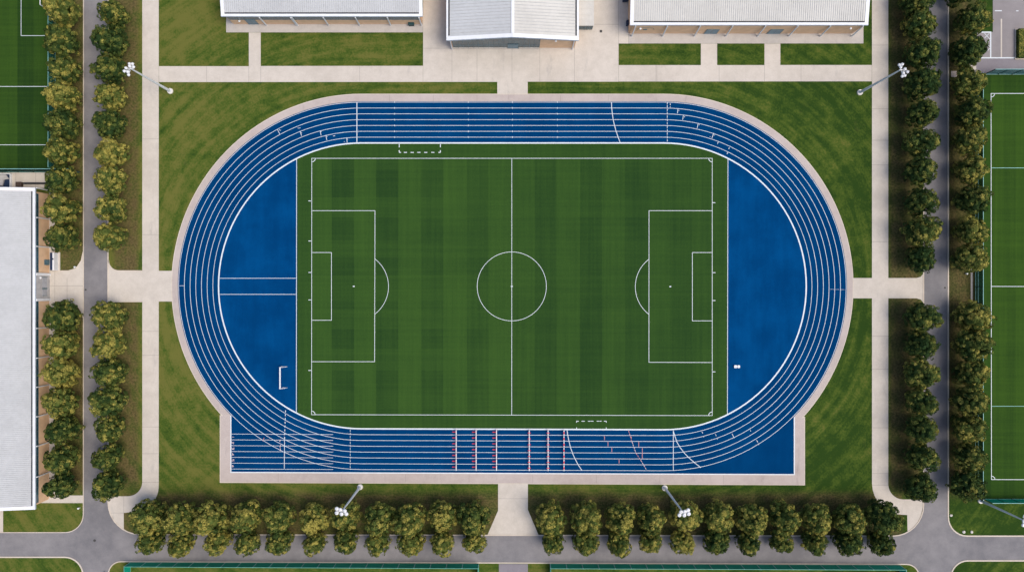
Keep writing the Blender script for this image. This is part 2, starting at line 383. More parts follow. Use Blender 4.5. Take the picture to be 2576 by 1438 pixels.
# ---------------------------------------------------------------- running track
XL, XR, YC = 909.0, 1669.0, 719.2
def warp(u, v): return (u, v + 0.0040 * (u - 1200) * max(0.0, (v - 719) / 470))
def stadium(rx, ry, a0=None, n=56):
    """closed outline; with a0 = v level, only the part above that level, from lower left over the top to lower right"""
    pts = []
    if a0 is None:
        for i in range(n + 1): a = math.pi / 2 + math.pi * i / n; pts.append((XL + rx * math.cos(a), YC + ry * math.sin(a)))
        for i in range(n + 1): a = -math.pi / 2 + math.pi * i / n; pts.append((XR + rx * math.cos(a), YC + ry * math.sin(a)))
        return pts
    s = math.asin((a0 - YC) / ry)
    for i in range(n + 1):
        a = (math.pi - s) + (math.pi / 2 + s) * i / n
        pts.append((XL + rx * math.cos(a), YC + ry * math.sin(a)))
    for i in range(n + 1):
        a = -math.pi / 2 + (math.pi / 2 + s) * i / n
        pts.append((XR + rx * math.cos(a), YC + ry * math.sin(a)))
    return pts
def WP(pts): return PX([warp(*p) for p in pts])
lane = lambda k: (359 + 14.35 * k, 359.2 + 14.65 * k)
ap = stadium(477, 482, 1046) + [(2024, 1046), (2024, 1215), (554, 1215), (554, 1046)]
g = MB(); g.poly(WP(ap), 0.046)
for x in (700, 860, 1020, 1180, 1340, 1500, 1660, 1820): g.ribbon(PX([(x, 1192 + (x - 1200) * .004), (x, 1213 + (x - 1200) * .004)]), 0.06, 0.052, 1)
for x in (980, 1090, 1200, 1410, 1530): g.ribbon(PX([(x, 239), (x, 256)]), 0.06, 0.052, 1)
g.ribbon(WP(ap), 0.2, 0.056, 2, True)
struct('track_surround', g, [M['apron'], M['joint'], M['kerb']])
bl = stadium(lane(7)[0] + 2, lane(7)[1] + 2, 1046) + [(1998, 1046), (1998, 1189.5), (580, 1189.5), (580, 1046)]
g = MB(); g.poly(WP(bl), 0.062, 0)
# semicircular zones behind the goals, a little lighter than the lanes
r0x, r0y = lane(0)
for sgn, xc, xd in ((-1, XL, 746.5), (1, XR, 1831.0)):
    am = math.acos(abs(xd - xc) / r0x); pts = []
    for i in range(41):
        a = -am + 2 * am * i / 40; pts.append((xc + sgn * r0x * math.cos(a), YC + r0y * math.sin(a)))
    g.poly(WP(pts), 0.068, 1)
W = 0.115
g.ribbon(WP(stadium(*lane(0))), 0.36, 0.082, 2, True)
for k in range(1, 8): g.ribbon(WP(stadium(*lane(k))), W, 0.074, 2, True)
for k in range(1, 8): g.ribbon(PX([(582, 1076.0 + 14.62 * k), (720, 1076.7 + 14.62 * k), (838, 1077.3 + 14.62 * k)]), W * .9, 0.078, 2)
g.ribbon(WP([(581, 1046), (581, 1189.3), (1998, 1189.3), (1998, 1046)]), 0.28, 0.086, 2)
Z2 = 0.090
def ln(pts, w=W, mi=2, z=Z2): g.ribbon(PX(pts), w, z, mi)
def dash(a, b, on, off, w=W, mi=2, z=Z2):
    a, b = Vector(a), Vector(b); L = (b - a).length; d = (b - a) / L; t = 0.0
    while t < L:
        ln([tuple(a + d * t), tuple(a + d * min(L, t + on))], w, mi, z); t += on + off
def z1(o, pts): return [(o[0] + x / 3, o[1] + y / 3) for x, y in pts]
A1, A2, C1, C2 = (644, 0), (1288, 0), (644, 958.4), (1288, 958.4)
ln([(898, 257), (898, 360)], 0.2); dash((1678.5, 257), (1678.5, 360), 6, 2.5, 0.13)
for q in (((162, 977), (180, 1012)), ((332, 990), (346, 1027)), ((484, 987), (492, 1023)), ((527, 1020), (535, 1058)), ((685, 1040), (688, 1076))): ln(z1(A1, q), 0.14)
for q in (((1252, 818), (1248, 857)), ((1294, 868), (1287, 905)), ((1405, 930), (1397, 967)), ((1522, 1005), (1508, 1043))): ln(z1(A2, q), 0.14)
for q in (((1557, 1073), (1550, 1085)), ((1628, 1150), (1622, 1163)), ((1194, 783), (1194, 795)), ((1194, 806), (1194, 812)), ((1640, 1115), (1634, 1125))): ln(z1(A2, q), 0.15)
for q in (((176, 980), (186, 986)), ((316, 966), (322, 970)), ((326, 968), (336, 966)), ((344, 1000), (346, 1006)), ((490, 992), (493, 998)), ((536, 1027), (537, 1033)), ((583, 1028), (598, 1025)), ((666, 1068), (668, 1072)), ((690, 1049), (691, 1054))): ln(z1(A1, q), 0.15)
for q in (((1259, 833), (1258, 839)), ((1302, 881), (1301, 887)), ((1412, 940), (1411, 946)), ((1526, 1018), (1525, 1024)), ((1495, 1030), (1494, 1035))): ln(z1(A2, q), 0.14)
ln(z1(A2, [(751, 772), (752, 815), (757, 859), (763, 903), (773, 946), (785, 990), (799, 1033), (816, 1076)]), 0.17)
for x in (992.8, 1178, 1289, 1402):
    for k in range(1, 8): ln([(x, 719.2 - lane(k)[1] - 2), (x, 719.2 - lane(k)[1] + 2)], 0.13)
dash((881.3, 1080), (881.3, 1180), 5, 2.6, 0.11)
ln(z1(C1, [(216, 440), (214, 658)]), 0.15); dash((718.5, 1031), (716, 1105), 5, 4.5, 0.18)
ln(z1(C2, [(415, 368), (425, 430), (440, 495), (458, 545), (476, 585), (500, 630), (526, 668)]), 0.17)
ln(z1(C2, [(1217, 370), (1217, 671)]), 0.15)
ln(z1(C2, [(1217, 372), (1228, 410), (1243, 455), (1268, 498), (1302, 542), (1337, 578), (1380, 615), (1425, 650)]), 0.17, 2, 0.094)
rd = z1(C2, [(879, 372), (905, 455), (935, 540), (972, 595), (1015, 668)])
for i in range(4): dash(rd[i], rd[i + 1], 5, 2, 0.13, 3 + (i % 2))
for x, y0, y1 in ((698, 412, 443), (724, 457, 490), (753, 500, 534), (808, 588, 618), (900, 415, 450), (956, 455, 495), (983, 502, 582)): ln(z1(C2, [(x, y0), (x, y1)]), 0.14, 3)
for q in (((1433, 380), (1440, 392)), ((1443, 412), (1447, 420)), ((1535, 398), (1541, 411)), ((1546, 428), (1550, 437)), ((1660, 395), (1677, 427)), ((1845, 443), (1855, 460)), ((1858, 468), (1863, 478)), ((1797, 368), (1802, 377))): ln(z1(C2, q), 0.13)
for q in (((62, 425), (52, 450)), ((183, 440), (181, 456)), ((186, 478), (181, 500)), ((186, 505), (184, 525))): ln(z1(C1, q), 0.13, 4 if q[0][0] > 100 else 3)
ln([(451.5, 718.5), (463.5, 718.5)], 0.10); dash((2087, 727), (2127, 728.5), 11, 2, 0.05)
ln([(553, 699.6), (745.5, 699.6)], 0.13); ln([(553, 740), (745.5, 740)], 0.13)
# lane numbers painted behind the start line of the sprint straight
def digit_strokes(ch):
    return {'1': ((0.5, 0), (0.5, 1)), '2': ((0, .8), (.5, 1), (1, .75), (0, 0), (1, 0)), '3': ((0, 1), (1, 1), (.45, .55), (1, .25), (.5, 0), (0, .1)),
            '4': ((.75, 0), (.75, 1), (0, .3), (1, .3)), '5': ((1, 1), (.1, 1), (.05, .55), (.8, .55), (1, .25), (.6, 0), (0, .05)),
            '6': ((.9, .95), (.3, .7), (0, .3), (.4, 0), (.95, .2), (.7, .5), (.1, .4))}[ch]
for i in range(6):
    v0 = 1098.2 + 14.6 * i
    g.ribbon(PX([(583.5 + 5.0 * y, v0 - 2.6 + 5.0 * x) for x, y in digit_strokes(str(i + 1))]), 0.10, Z2, 4)
struct('running_track', g, [M['track'], M['dzone'], M['line'], M['line_red'], M['line_pink']])
# ---------------------------------------------------------------- pitches
def mow_attr(o, vals):
    a = o.data.attributes.new('mow', 'FLOAT', 'FACE'); a.data.foreach_set('value', vals)
amL = math.asin(math.sqrt(1 - ((909 - 748) / r0x) ** 2)); pts = []
for i in range(25):      # left edge of the infield, from its lower end up to the top straight
    pass
def arc_in(xc, sgn, x_edge, lower):
    a0 = math.acos(abs(x_edge - xc) / (r0x - 1)); q = []
    for i in range(21):
        a = a0 + (math.pi / 2 - a0) * i / 20
        q.append((xc + sgn * (r0x - 1) * math.cos(a), YC + (1 if lower else -1) * (r0y - 1) * math.sin(a)))
    return q
inf = arc_in(XL, -1, 748, False) + arc_in(XR, 1, 1829.5, False)[::-1] + arc_in(XR, 1, 1829.5, True) + arc_in(XL, -1, 748, True)[::-1]
m = MB(); m.poly(WP(inf), 0.072); o = struct('infield', m, M['turf']); mow_attr(o, [0.55])
xs = [784, 834.7, 891.3, 946, 1002, 1060, 1115, 1175, 1229, 1288, 1345, 1400, 1459, 1514, 1572, 1631, 1685, 1740, 1792]
cd = [0.05, 1, 0, .9, .05, .85, .1, .8, .25, .2, .85, .2, .95, .2, .85, .4, .75, .45]
ys = [398, 427, 497, 547, 605, 647, 692, 756, 777, 827, 877, 931, 981, 1043]
rdk = [0.5, 1, .25, 1, .3, .8, .15, .75, .2, .95, .1, .85, .35]
m = MB(); vals = []; rr = random.Random(3)
for i in range(len(xs) - 1):
    fade = max(0.3, 1 - max(0, i - 3) / 8.0)
    for j in range(len(ys) - 1):
        base = cd[i]
        row = rdk[j] * fade + 0.6 * (1 - fade)
        v = 0.12 + base * (0.40 + 0.32 * row) + 0.10 * rdk[j] * fade + (0.16 if i > 8 else 0.0) + rr.uniform(-.04, .04)
        m.poly(PX([(xs[i], ys[j]), (xs[i + 1], ys[j]), (xs[i + 1], ys[j + 1] + (1.2 if j == 12 else 0)), (xs[i], ys[j + 1] + (1.2 if j == 12 else 0))]), 0.080, 0)
        vals.append(v)
nb = len(m.f)
PWd = 0.13
def pl(pts, z=0.092, w=PWd, closed=False): m.ribbon(PX(pts), w, z, 1, closed)
pl([(784.5, 398.5), (1791.5, 398.5), (1791.5, 1044.3), (784, 1042)], 0.092, PWd, True)
pl([(1287.5, 398), (1287.3, 1043)], 0.096)
pl([(784, 530), (943.5, 530), (942.5, 909), (784, 909)], 0.096); pl([(784, 635), (834, 635), (834, 805), (784, 805)], 0.096)
pl([(1792, 530), (1632.5, 530), (1632.3, 910.5), (1792, 911)], 0.096); pl([(1792, 635), (1741.5, 635), (1741.5, 806.5), (1792, 806.5)], 0.096)
pl([(1287.5 + 87 * math.cos(a), 720 + 86.5 * math.sin(a)) for a in [2 * math.pi * i / 72 for i in range(72)]], 0.100, PWd, True)
a0 = math.acos(53 / 87)
pl([(890.5 + 87 * math.cos(a), 720.3 + 87 * math.sin(a)) for a in [-a0 + 2 * a0 * i / 24 for i in range(25)]], 0.100)
pl([(1685 - 87 * math.cos(a), 721 + 87 * math.sin(a)) for a in [-a0 + 2 * a0 * i / 24 for i in range(25)]], 0.100)
for x, y in ((890, 720), (1686, 720.5), (1287.5, 720)): pl([(x - 2.2, y), (x + 2.2, y)], 0.104, 0.3)
for cx, cy, s0 in ((784.5, 398.5, 0), (1791.5, 398.5, 90), (1791.5, 1044, 180), (784, 1042, 270)):
    pl([(cx + 9 * math.cos(R(s0 + t)), cy + 9 * math.sin(R(s0 + t))) for t in range(0, 91, 15)], 0.096, 0.17)
for y in (505.5, 606, 685, 754, 931): pl([(776, y), (783, y)], 0.096, 0.18)
for y in (510, 685.5, 755.5, 934.5): pl([(1792.5, y), (1799.5, y)], 0.096, 0.18)
for x in (1004.5, 1108): pl([(x, 362.5), (x, 371)], 0.096, 0.2); pl([(x, 378), (x, 384)], 0.096, 0.2)
for x0 in (1004, 1016, 1033, 1050, 1067, 1085, 1103): pl([(x0, 383.7), (x0 + (5 if x0 in (1004, 1103) else 8), 383.7)], 0.098, 0.2)
for x in (1450.5, 1525): pl([(x, 1058), (x, 1062)], 0.096, 0.17); pl([(x, 1074), (x, 1078)], 0.096, 0.17)
for x0, x1 in ((1450, 1456), (1463, 1471), (1479, 1486), (1487, 1493), (1501, 1507), (1508, 1513), (1519, 1525)): pl([(x0, 1058.3), (x1, 1058.3)], 0.098, 0.17)
for x in (746.5, 1831): pl([(x, 400.5), (x - (0.8 if x < 800 else 1.5), 1039 + (x > 1000) * 2)], 0.104, 0.15)
vals += [0.0] * (len(m.f) - nb)
o = struct('football_pitch', m, [M['turf'], M['line']]); mow_attr(o, vals)
def side_pitch(cells, lines, name):
    m = MB(); vals = []
    for x0, x1, y0, y1, v in cells: m.poly(PX([(x0, y0), (x1, y0), (x1, y1), (x0, y1)]), 0.024, 0); vals.append(v)
    for i, (p, w, mi) in enumerate(lines): m.ribbon(PX(p), w, 0.032 + 0.004 * (i % 4), mi)
    vals += [0.0] * len(lines)
    while len(vals) < len(m.f): vals.append(0.0)
    o = struct(name, m, [M['turf_green'], M['line'], M['rail_pale']]); mow_attr(o, vals)
cells = []
for x0, x1, v in ((-80, 44, .3), (44, 84, .85), (84, 140, .62)):
    for y0, y1, dv in ((-90, 90, 0), (90, 218, .05), (218, 310, .2), (310, 365, .05), (365, 433, .25)): cells.append((x0, x1, y0, y1, v + dv))
side_pitch(cells, [([(-80, 218), (118, 218)], .14, 1), ([(-80, 364.5), (118, 364.5)], .14, 1), ([(53.3, -90), (53.3, 90)], .13, 1), ([(53, 90.3), (118, 90.3)], .13, 1)], 'training_pitch')
cells = []
for i, (x0, x1) in enumerate(((2452, 2493), (2493, 2524), (2524, 2555), (2555, 2586), (2586, 2660))):
    for y0, y1, dv in ((188, 236, .25), (236, 423, 0), (423, 560, .05), (560, 720, -.05), (720, 864, 0), (864, 1021, .05), (1021, 1205, .08), (1205, 1253, .3)):
        cells.append((x0, x1, y0, y1, (.62, .30, .42, .22, .5)[i] + dv))
side_pitch(cells, [([(2660, 235.5), (2493, 235.5), (2493.5, 720), (2494, 1205), (2660, 1205.5)], .15, 1), ([(2494, 720), (2660, 720.5)], .14, 1), ([(2493, 422.5), (2660, 422.5)], .12, 2), ([(2494, 1021), (2660, 1021)], .1, 2),
                   ([(2493 + 9 * math.cos(R(t)), 235.5 + 9 * math.sin(R(t))) for t in range(0, 91, 15)], .16, 1), ([(2494 + 9 * math.cos(R(t)), 1205.5 - 9 * math.sin(R(t))) for t in range(0, 91, 15)], .16, 1)], 'training_pitch')
struct('kerb', kerb, M['kerb'])
# ---------------------------------------------------------------- trees
def crown_mesh(seed, Rr=3.75):
    rs = np.random.RandomState(seed)
    lobes = [(np.array([0, 0, 6.2]), 2.5)]
    n = rs.randint(6, 9); ph = rs.uniform(0, 6.28)
    for i in range(n):
        a = ph + 2 * math.pi * i / n + rs.uniform(-.3, .3); d = rs.uniform(1.5, 2.3)
        lobes.append((np.array([d * math.cos(a), d * math.sin(a), rs.uniform(4.0, 7.0)]), rs.uniform(1.3, 2.05)))
    for i in range(3):
        a = rs.uniform(0, 6.28); d = rs.uniform(.6, 1.5)
        lobes.append((np.array([d * math.cos(a), d * math.sin(a), rs.uniform(7.4, 8.4)]), rs.uniform(1.2, 1.7)))
    n = rs.randint(5, 7); ph = rs.uniform(0, 6.28)
    for i in range(n):
        a = ph + 2 * math.pi * i / n + rs.uniform(-.3, .3); d = rs.uniform(1.5, 2.1)
        lobes.append((np.array([d * math.cos(a), d * math.sin(a), rs.uniform(2.7, 3.7)]), rs.uniform(1.3, 1.75)))
    V = []; F = []; tone = []
    cl = []
    for c, r in lobes:
        k = int(13 * r * r)
        for j in range(k):
            u = rs.normal(size=3); u /= np.linalg.norm(u)
            if u[2] < -0.55: continue
            p = c + u * r * rs.uniform(.86, 1.13)
            if any(np.linalg.norm(p - c2) < r2 * .84 for c2, r2 in lobes): continue
            cl.append((p, u, rs.uniform(.34, .60)))
    ctr = np.array([0, 0, 4.6])
    for p, u, r in cl:
        ct = rs.choice([rs.uniform(0, .3), rs.uniform(.4, 1.0)])
        for j in range(int(44 * (r / .55) ** 2)):
            w = rs.normal(size=3); w /= np.linalg.norm(w)
            if np.dot(w, u) < -0.35: w = -w
            q = p + w * r * rs.uniform(.86, 1.06) * np.array([1, 1, .85])
            nrm = w * .8 + u * .3 + rs.normal(size=3) * .30; nrm /= np.linalg.norm(nrm)
            t = np.cross(nrm, [.3, .2, .9]); t /= np.linalg.norm(t) + 1e-6; b = np.cross(nrm, t)
            an = rs.uniform(0, 6.28); t, b = t * math.cos(an) + b * math.sin(an), b * math.cos(an) - t * math.sin(an)
            s = rs.uniform(.13, .235); i0 = len(V)
            V += [q - t * s, q + b * s * .62 , q + t * s * 1.1 + nrm * .02, q - b * s * .62]
            F.append((i0, i0 + 1, i0 + 2, i0 + 3)); tone.append(np.clip(.5 + (ct - .5) * 1.0 + rs.uniform(-.25, .25), 0, 1))
    for c, r in lobes:      # core closing the middle of the crown; dark tone paints shade between clumps
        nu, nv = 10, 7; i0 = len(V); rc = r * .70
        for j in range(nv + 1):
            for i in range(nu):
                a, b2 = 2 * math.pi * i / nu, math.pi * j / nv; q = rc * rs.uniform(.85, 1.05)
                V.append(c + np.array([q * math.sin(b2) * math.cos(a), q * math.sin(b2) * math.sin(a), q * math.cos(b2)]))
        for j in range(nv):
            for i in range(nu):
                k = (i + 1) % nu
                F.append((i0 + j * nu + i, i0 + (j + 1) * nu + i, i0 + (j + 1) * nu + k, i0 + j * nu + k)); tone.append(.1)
    V = np.array(V); V[:, :2] *= Rr / 3.75; V[:, 2] *= 1.08
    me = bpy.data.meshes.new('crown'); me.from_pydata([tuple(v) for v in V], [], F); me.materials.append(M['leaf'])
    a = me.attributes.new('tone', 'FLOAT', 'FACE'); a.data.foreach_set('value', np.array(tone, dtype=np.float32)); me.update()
    return me
CROWNS = [crown_mesh(s) for s in range(11, 19)]
def trunk_mesh(seed):
    r = random.Random(seed); b = MB()
    b.tube((0, 0, 0), (0.05, 0, .5), .30, .2, 9); b.tube((0.05, 0, .5), (0.0, .05, 3.6), .2, .14, 9)
    for i in range(5):
        a = i * 1.257 + r.uniform(-.3, .3)
        b.tube((0, .05, 2.6 + .2 * i), (1.5 * math.cos(a), 1.5 * math.sin(a), 5 + .15 * i), .1, .03, 6)
    return b.mesh('trunk', M['bark'])
TRUNKS = [trunk_mesh(s) for s in (1, 2)]
def tint_word(t): return 'dark green' if t < .34 else 'green' if t < .56 else 'olive green' if t < .79 else 'golden olive'
tree_i = 0
def tree(u, v, t, size, label, group):
    global tree_i
    k = (HC - 6.6) / HC
    x, y = (u - CX) / S * k, (CY - v) / S * k
    r = random.Random(tree_i * 13 + 5)
    e = empty('tree', (x, y, 0), r.uniform(0, 6.28)); tag(e, label, 'tree', group)
    c = link(bpy.data.objects.new('crown', CROWNS[(tree_i * 5 + 3) % len(CROWNS)]), e)
    sz = size * r.uniform(.86, 1.02) * (1.12 if u > 2440 and v < 140 else 1.0); c.scale = (sz * r.uniform(.95, 1.05), sz * r.uniform(.95, 1.05), sz * r.uniform(.94, 1.08))
    c.color = (t, 0, 0, 1)
    tr = link(bpy.data.objects.new('trunk', TRUNKS[tree_i % 2]), e); tr.scale = (sz, sz, sz)
    tree_i += 1
rows = [
 ('leftmost column', 'trees along the outer side of the left road', 1.06, [(155, 28, .8), (150, 100, .5), (156, 172, .55), (150, 240, .95), (155, 310, .35), (150, 380, .65), (150, 448, .45), (150, 528, .75), (149, 595, .5),
   (155, 797, .5), (150, 868, .8), (148, 938, .95), (149, 1012, .75), (153, 1083, .4), (150, 1155, .5), (148, 1222, .3)]),
 ('column between left road and path', 'trees along the inner side of the left road', 1.04, [(278, 30, .5), (272, 100, .3), (271, 172, .42), (270, 240, .85), (271, 310, .36), (276, 385, .95), (271, 450, .8), (271, 522, .72), (269, 597, .8),
   (268, 795, .72), (269, 865, .82), (268, 938, .5), (268, 1010, .5), (270, 1080, .5), (266, 1150, .48), (265, 1222, .4)]),
 ('column between right path and road', 'trees along the inner side of the right road', 1.07, [(2312, 0, .3), (2320, 55, .5), (2322, 130, .3), (2323, 208, .25), (2324, 283, .3), (2320, 355, .32), (2322, 430, .3), (2322, 505, .36), (2325, 580, .6),
   (2325, 648, .15), (2324, 797, .36), (2324, 868, .25), (2322, 940, .55), (2324, 1010, .38), (2325, 1080, .38), (2325, 1152, .36), (2322, 1228, .2)]),
 ('rightmost column', 'trees along the outer side of the right road', 1.06, [(2422, -28, .3), (2452, 48, .5), (2442, 126, .34), (2444, 208, .62), (2446, 283, .42), (2446, 352, .66), (2452, 425, .75), (2449, 502, .45), (2450, 580, .75),
   (2447, 650, .75), (2455, 797, .8), (2448, 868, .55), (2449, 940, .62), (2444, 1010, .5), (2445, 1080, .62), (2444, 1152, .55), (2440, 1222, .35)])]
for where, group, size, pts in rows:
    for i, (u, v, t) in enumerate(pts): tree(u, v, t, size, '%s round tree, %s from the top in the %s' % (tint_word(t), ORD[i], where), group)
UX = [370, 455, 536, 617, 701, 787, 870, 955, 1031, 1113, 1193, 1385, 1474, 1560, 1638, 1728, 1808, 1891, 1972, 2056, 2140, 2223]
UT = [.75, .72, .78, .72, .62, .98, .75, .62, .72, .78, .5, .76, .78, .72, .66, .85, .78, .66, .6, .72, .62, .34]
LX = [370, 451, 540, 615, 697, 785, 865, 945, 1031, 1110, 1191, 1391, 1476, 1560, 1641, 1722, 1806, 1889, 1973, 2055, 2141, 2224]
LT = [.6, .78, .82, .66, .6, .74, .52, .66, .82, .78, .72, .55, .6, .72, .72, .88, .42, .46, .56, .5, .36, .3]
for i in range(22):
    side, n = ('left', i) if i < 11 else ('right', i - 11)
    tree(UX[i], 1303 + (i % 3 - 1) * 3, UT[i], 1.12, '%s tree on grass, %s in the upper bottom row %s of the path' % (tint_word(UT[i]), ORD[n], side), 'trees on the grass above the bottom road')
    tree(LX[i], 1367 + (i % 2) * 3, LT[i], .90, '%s smaller tree overhanging road, %s in lower bottom row %s of path' % (tint_word(LT[i]), ORD[n], side), 'smaller trees leaning over the bottom road')
# ---------------------------------------------------------------- floodlight masts
def mast(base, z, label, lamps, lens=.40):
    x, y = G(*base); e = empty('floodlight_mast', (x, y, 0)); tag(e, label, 'floodlight', 'floodlight masts round the track')
    b = MB(); b.tube((0, 0, 0), (0, 0, .35), .8, .76, 10); b.build('base', M['stone'], e)
    b = MB(); b.tube((0, 0, .35), (0, 0, z), .36, .17, 12); b.tube((0, 0, .35), (0, 0, .45), .5, .5, 12); b.build('pole', M['steel'], e)
    k = (HC - z) / HC / S
    L = [(dx * k, -dy * k) for dx, dy in lamps]
    b = MB(); xs_ = [q[0] for q in L]; ys_ = [q[1] for q in L]
    b.beam((min(xs_), sum(ys_) / len(ys_) * .6, z - .1), (max(xs_), sum(ys_) / len(ys_) * .6, z - .1), .12, .12)
    for q in L: b.beam((q[0] * .25, q[1] * .25, z - .04), (q[0], q[1], z + .06), .08, .08)
    b.build('cross_arm', M['steel'], e)
    for i, q in enumerate(L):
        dz = .14 + .1 * (i % 3); a = math.atan2(-y, -x)
        d = Vector((math.cos(a) * .35, math.sin(a) * .35, -.93)).normalized()
        c = Vector((q[0], q[1], z + dz))
        h = MB(); h.tube(c - d * .16, c - d * .06, lens * .55, lens * .92, 12); h.tube(c - d * .06, c + d * .22, lens * .92, lens, 12); h.tube(c - d * .32, c - d * .16, .12, .16, 8)
        lh = h.build('lamp_head', M['white'], e)
        h = MB(); h.tube(c + d * .222, c + d * .235, lens * .9, lens * .9, 12); h.build('lens', M['lampglass'], lh)
mast((428.6, 229.6), 20.8, 'pale floodlight mast on the top left corner of the lawn', [(-3.1, -11.8), (5.1, -11.4), (-1.6, -5.1), (7, -4), (-11.4, -1), (-15, 7), (-7.5, 8.3), (-4.7, 16)], .36)
mast((2162.7, 233), 21.2, 'blue-grey floodlight mast on the top right corner of the lawn', [(-4, -11.7), (2.7, -13), (-1.7, -5.5), (10, -1.7), (16, 6), (5, 9), (3.3, 16.5), (9, 15)], .36)
mast((906, 1223.8), 21.3, 'white floodlight mast below the track, left of the bottom path', [(-13.3, -5.2), (-13.3, 5), (-1, 7.4), (10.5, 7.9), (-4.4, -3), (7, -.4)], .49)
mast((1672, 1226), 21.3, 'white floodlight mast below the track, right of the bottom path', [(13.3, -4), (14.7, 5), (3.3, 7.7), (-8.3, 8.3), (5, -.7), (-5, 0)], .49)
mast((2466.5, 1258), 17.0, 'blue-grey floodlight mast leaning over the lower right fence corner', [(2, -10), (9, -9), (-1, 1), (7, 3), (-2, 11), (5, 13)], .52)
# ---------------------------------------------------------------- fences
def fence(pts, h, sp, label, net, post, rail, foot=True, midrail=False):
    P = [Vector(G(*p)) for p in pts]
    e = empty('mesh_fence', (P[0].x, P[0].y, 0)); tag(e, label, 'fence'); O = P[0]
    net_b = MB(); rl = MB()
    for a, b in zip(P[:-1], P[1:]):
        a, b = a - O, b - O
        d = (b - a).normalized(); n_ = Vector((-d.y, d.x)) * .012
        net_b.prism([(a.x - n_.x, a.y - n_.y), (b.x - n_.x, b.y - n_.y), (b.x + n_.x, b.y + n_.y), (a.x + n_.x, a.y + n_.y)], .06, h - .06)
        rl.beam((a.x, a.y, h), (b.x, b.y, h), .11, .11)
        if midrail: rl.beam((a.x, a.y, h * .36), (b.x, b.y, h * .36), .13, .13)
        if foot: rl.beam((a.x, a.y, .04), (b.x, b.y, .04), .14, .08)
    net_b.build('mesh_panel', net, e); rl.build('rail', rail, e)
    me = None
    for i, (a, b) in enumerate(zip(P[:-1], P[1:])):
        L = (b - a).length; n = max(1, round(L / sp))
        for j in range(n + (i == len(P) - 2)):
            q = a + (b - a) * (j / n) - O
            if me is None:
                m = MB(); m.tube((0, 0, 0), (0, 0, h + .04), .11, .11, 6); me = m.mesh('post', post)
            po = link(bpy.data.objects.new('post', me), e); po.location = (q.x, q.y, 0)
fence([(328, 1520), (328, 1413), (1204, 1417.5), (1204, 1520)], 3.25, 4.2, 'bright green windbreak fence along the bottom road, left of the path', M['net_bright'], M['rail_pale'], M['post_pale'])
fence([(1384, 1520), (1384, 1417.5), (2264, 1421), (2264, 1520)], 3.25, 4.3, 'bright green windbreak fence along the bottom road, right of the path', M['net_bright'], M['rail_pale'], M['post_pale'])
fence([(-70, 433), (203, 433)], 5.6, 4.4, 'tall dark green ball-stop fence behind the left pitch', M['net_dark'], M['post_dark'], M['rail_pale'])
fence([(139, -70), (139, 425)], 3.1, 4.6, 'teal mesh fence beside the left pitch, half under trees', M['net_teal'], M['post_pale'], M['rail_pale'])
fence([(2476, 187), (2650, 187)], 4.6, 3.35, 'teal fence with dark posts between car park and right pitch', M['net_teal'], M['post_dark'], M['rail_pale'])
fence([(2454, 192), (2454, 1250)], 3.3, 4.35, 'long green mesh fence beside the right pitch under the trees', M['net_dark'], M['post_dark'], M['rail_pale'], True, True)
fence([(2474, 1254.5), (2650, 1254.5)], 3.8, 4.0, 'green mesh fence with dark posts at the bottom of right pitch', M['net_bright'], M['post_dark'], M['rail_pale'])
# ---------------------------------------------------------------- halls
RIB = None
def roof_slab(L, D, z, rise, pitch, over, mats):
    """two-slope roof: front edge at y=0, ridge at y=D/2; standing seams run up the slope"""
    b = MB(); zr = z + rise
    for y0, z0_, y1, z1_ in ((0.96, z + .05, D / 2, zr), (D / 2, zr, D, z)):
        b.face([(over, y0, z0_), (L - over, y0, z0_), (L - over, y1, z1_), (over, y1, z1_)], 0)
        b.face([(over, y0, z0_ - .18), (over, y1, z1_ - .18), (L - over, y1, z1_ - .18), (L - over, y0, z0_ - .18)], 0)
    n = int((L - 2 * over) / pitch)
    for i in range(1, n):
        x = over + i * (L - 2 * over) / n
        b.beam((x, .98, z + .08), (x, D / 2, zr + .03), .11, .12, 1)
    b.beam((over, D / 2, zr + .06), (L - over, D / 2, zr + .06), .5, .16, 0)
    return b
def end_wall(b, x, D, z, rise, t, mi=0):
    pts = [(.35, 0), (D - .3, 0), (D - .3, z - .1), (D / 2, z + rise - .25), (.35, z - .1)]
    f = [(x, p[0], p[1]) for p in pts]; h = [(x + t, p[0], p[1]) for p in pts]
    b.face(f[::-1], mi); b.face(h, mi)
    for i in range(5):
        j = (i + 1) % 5; b.face([f[i], f[j], h[j], h[i]], mi)
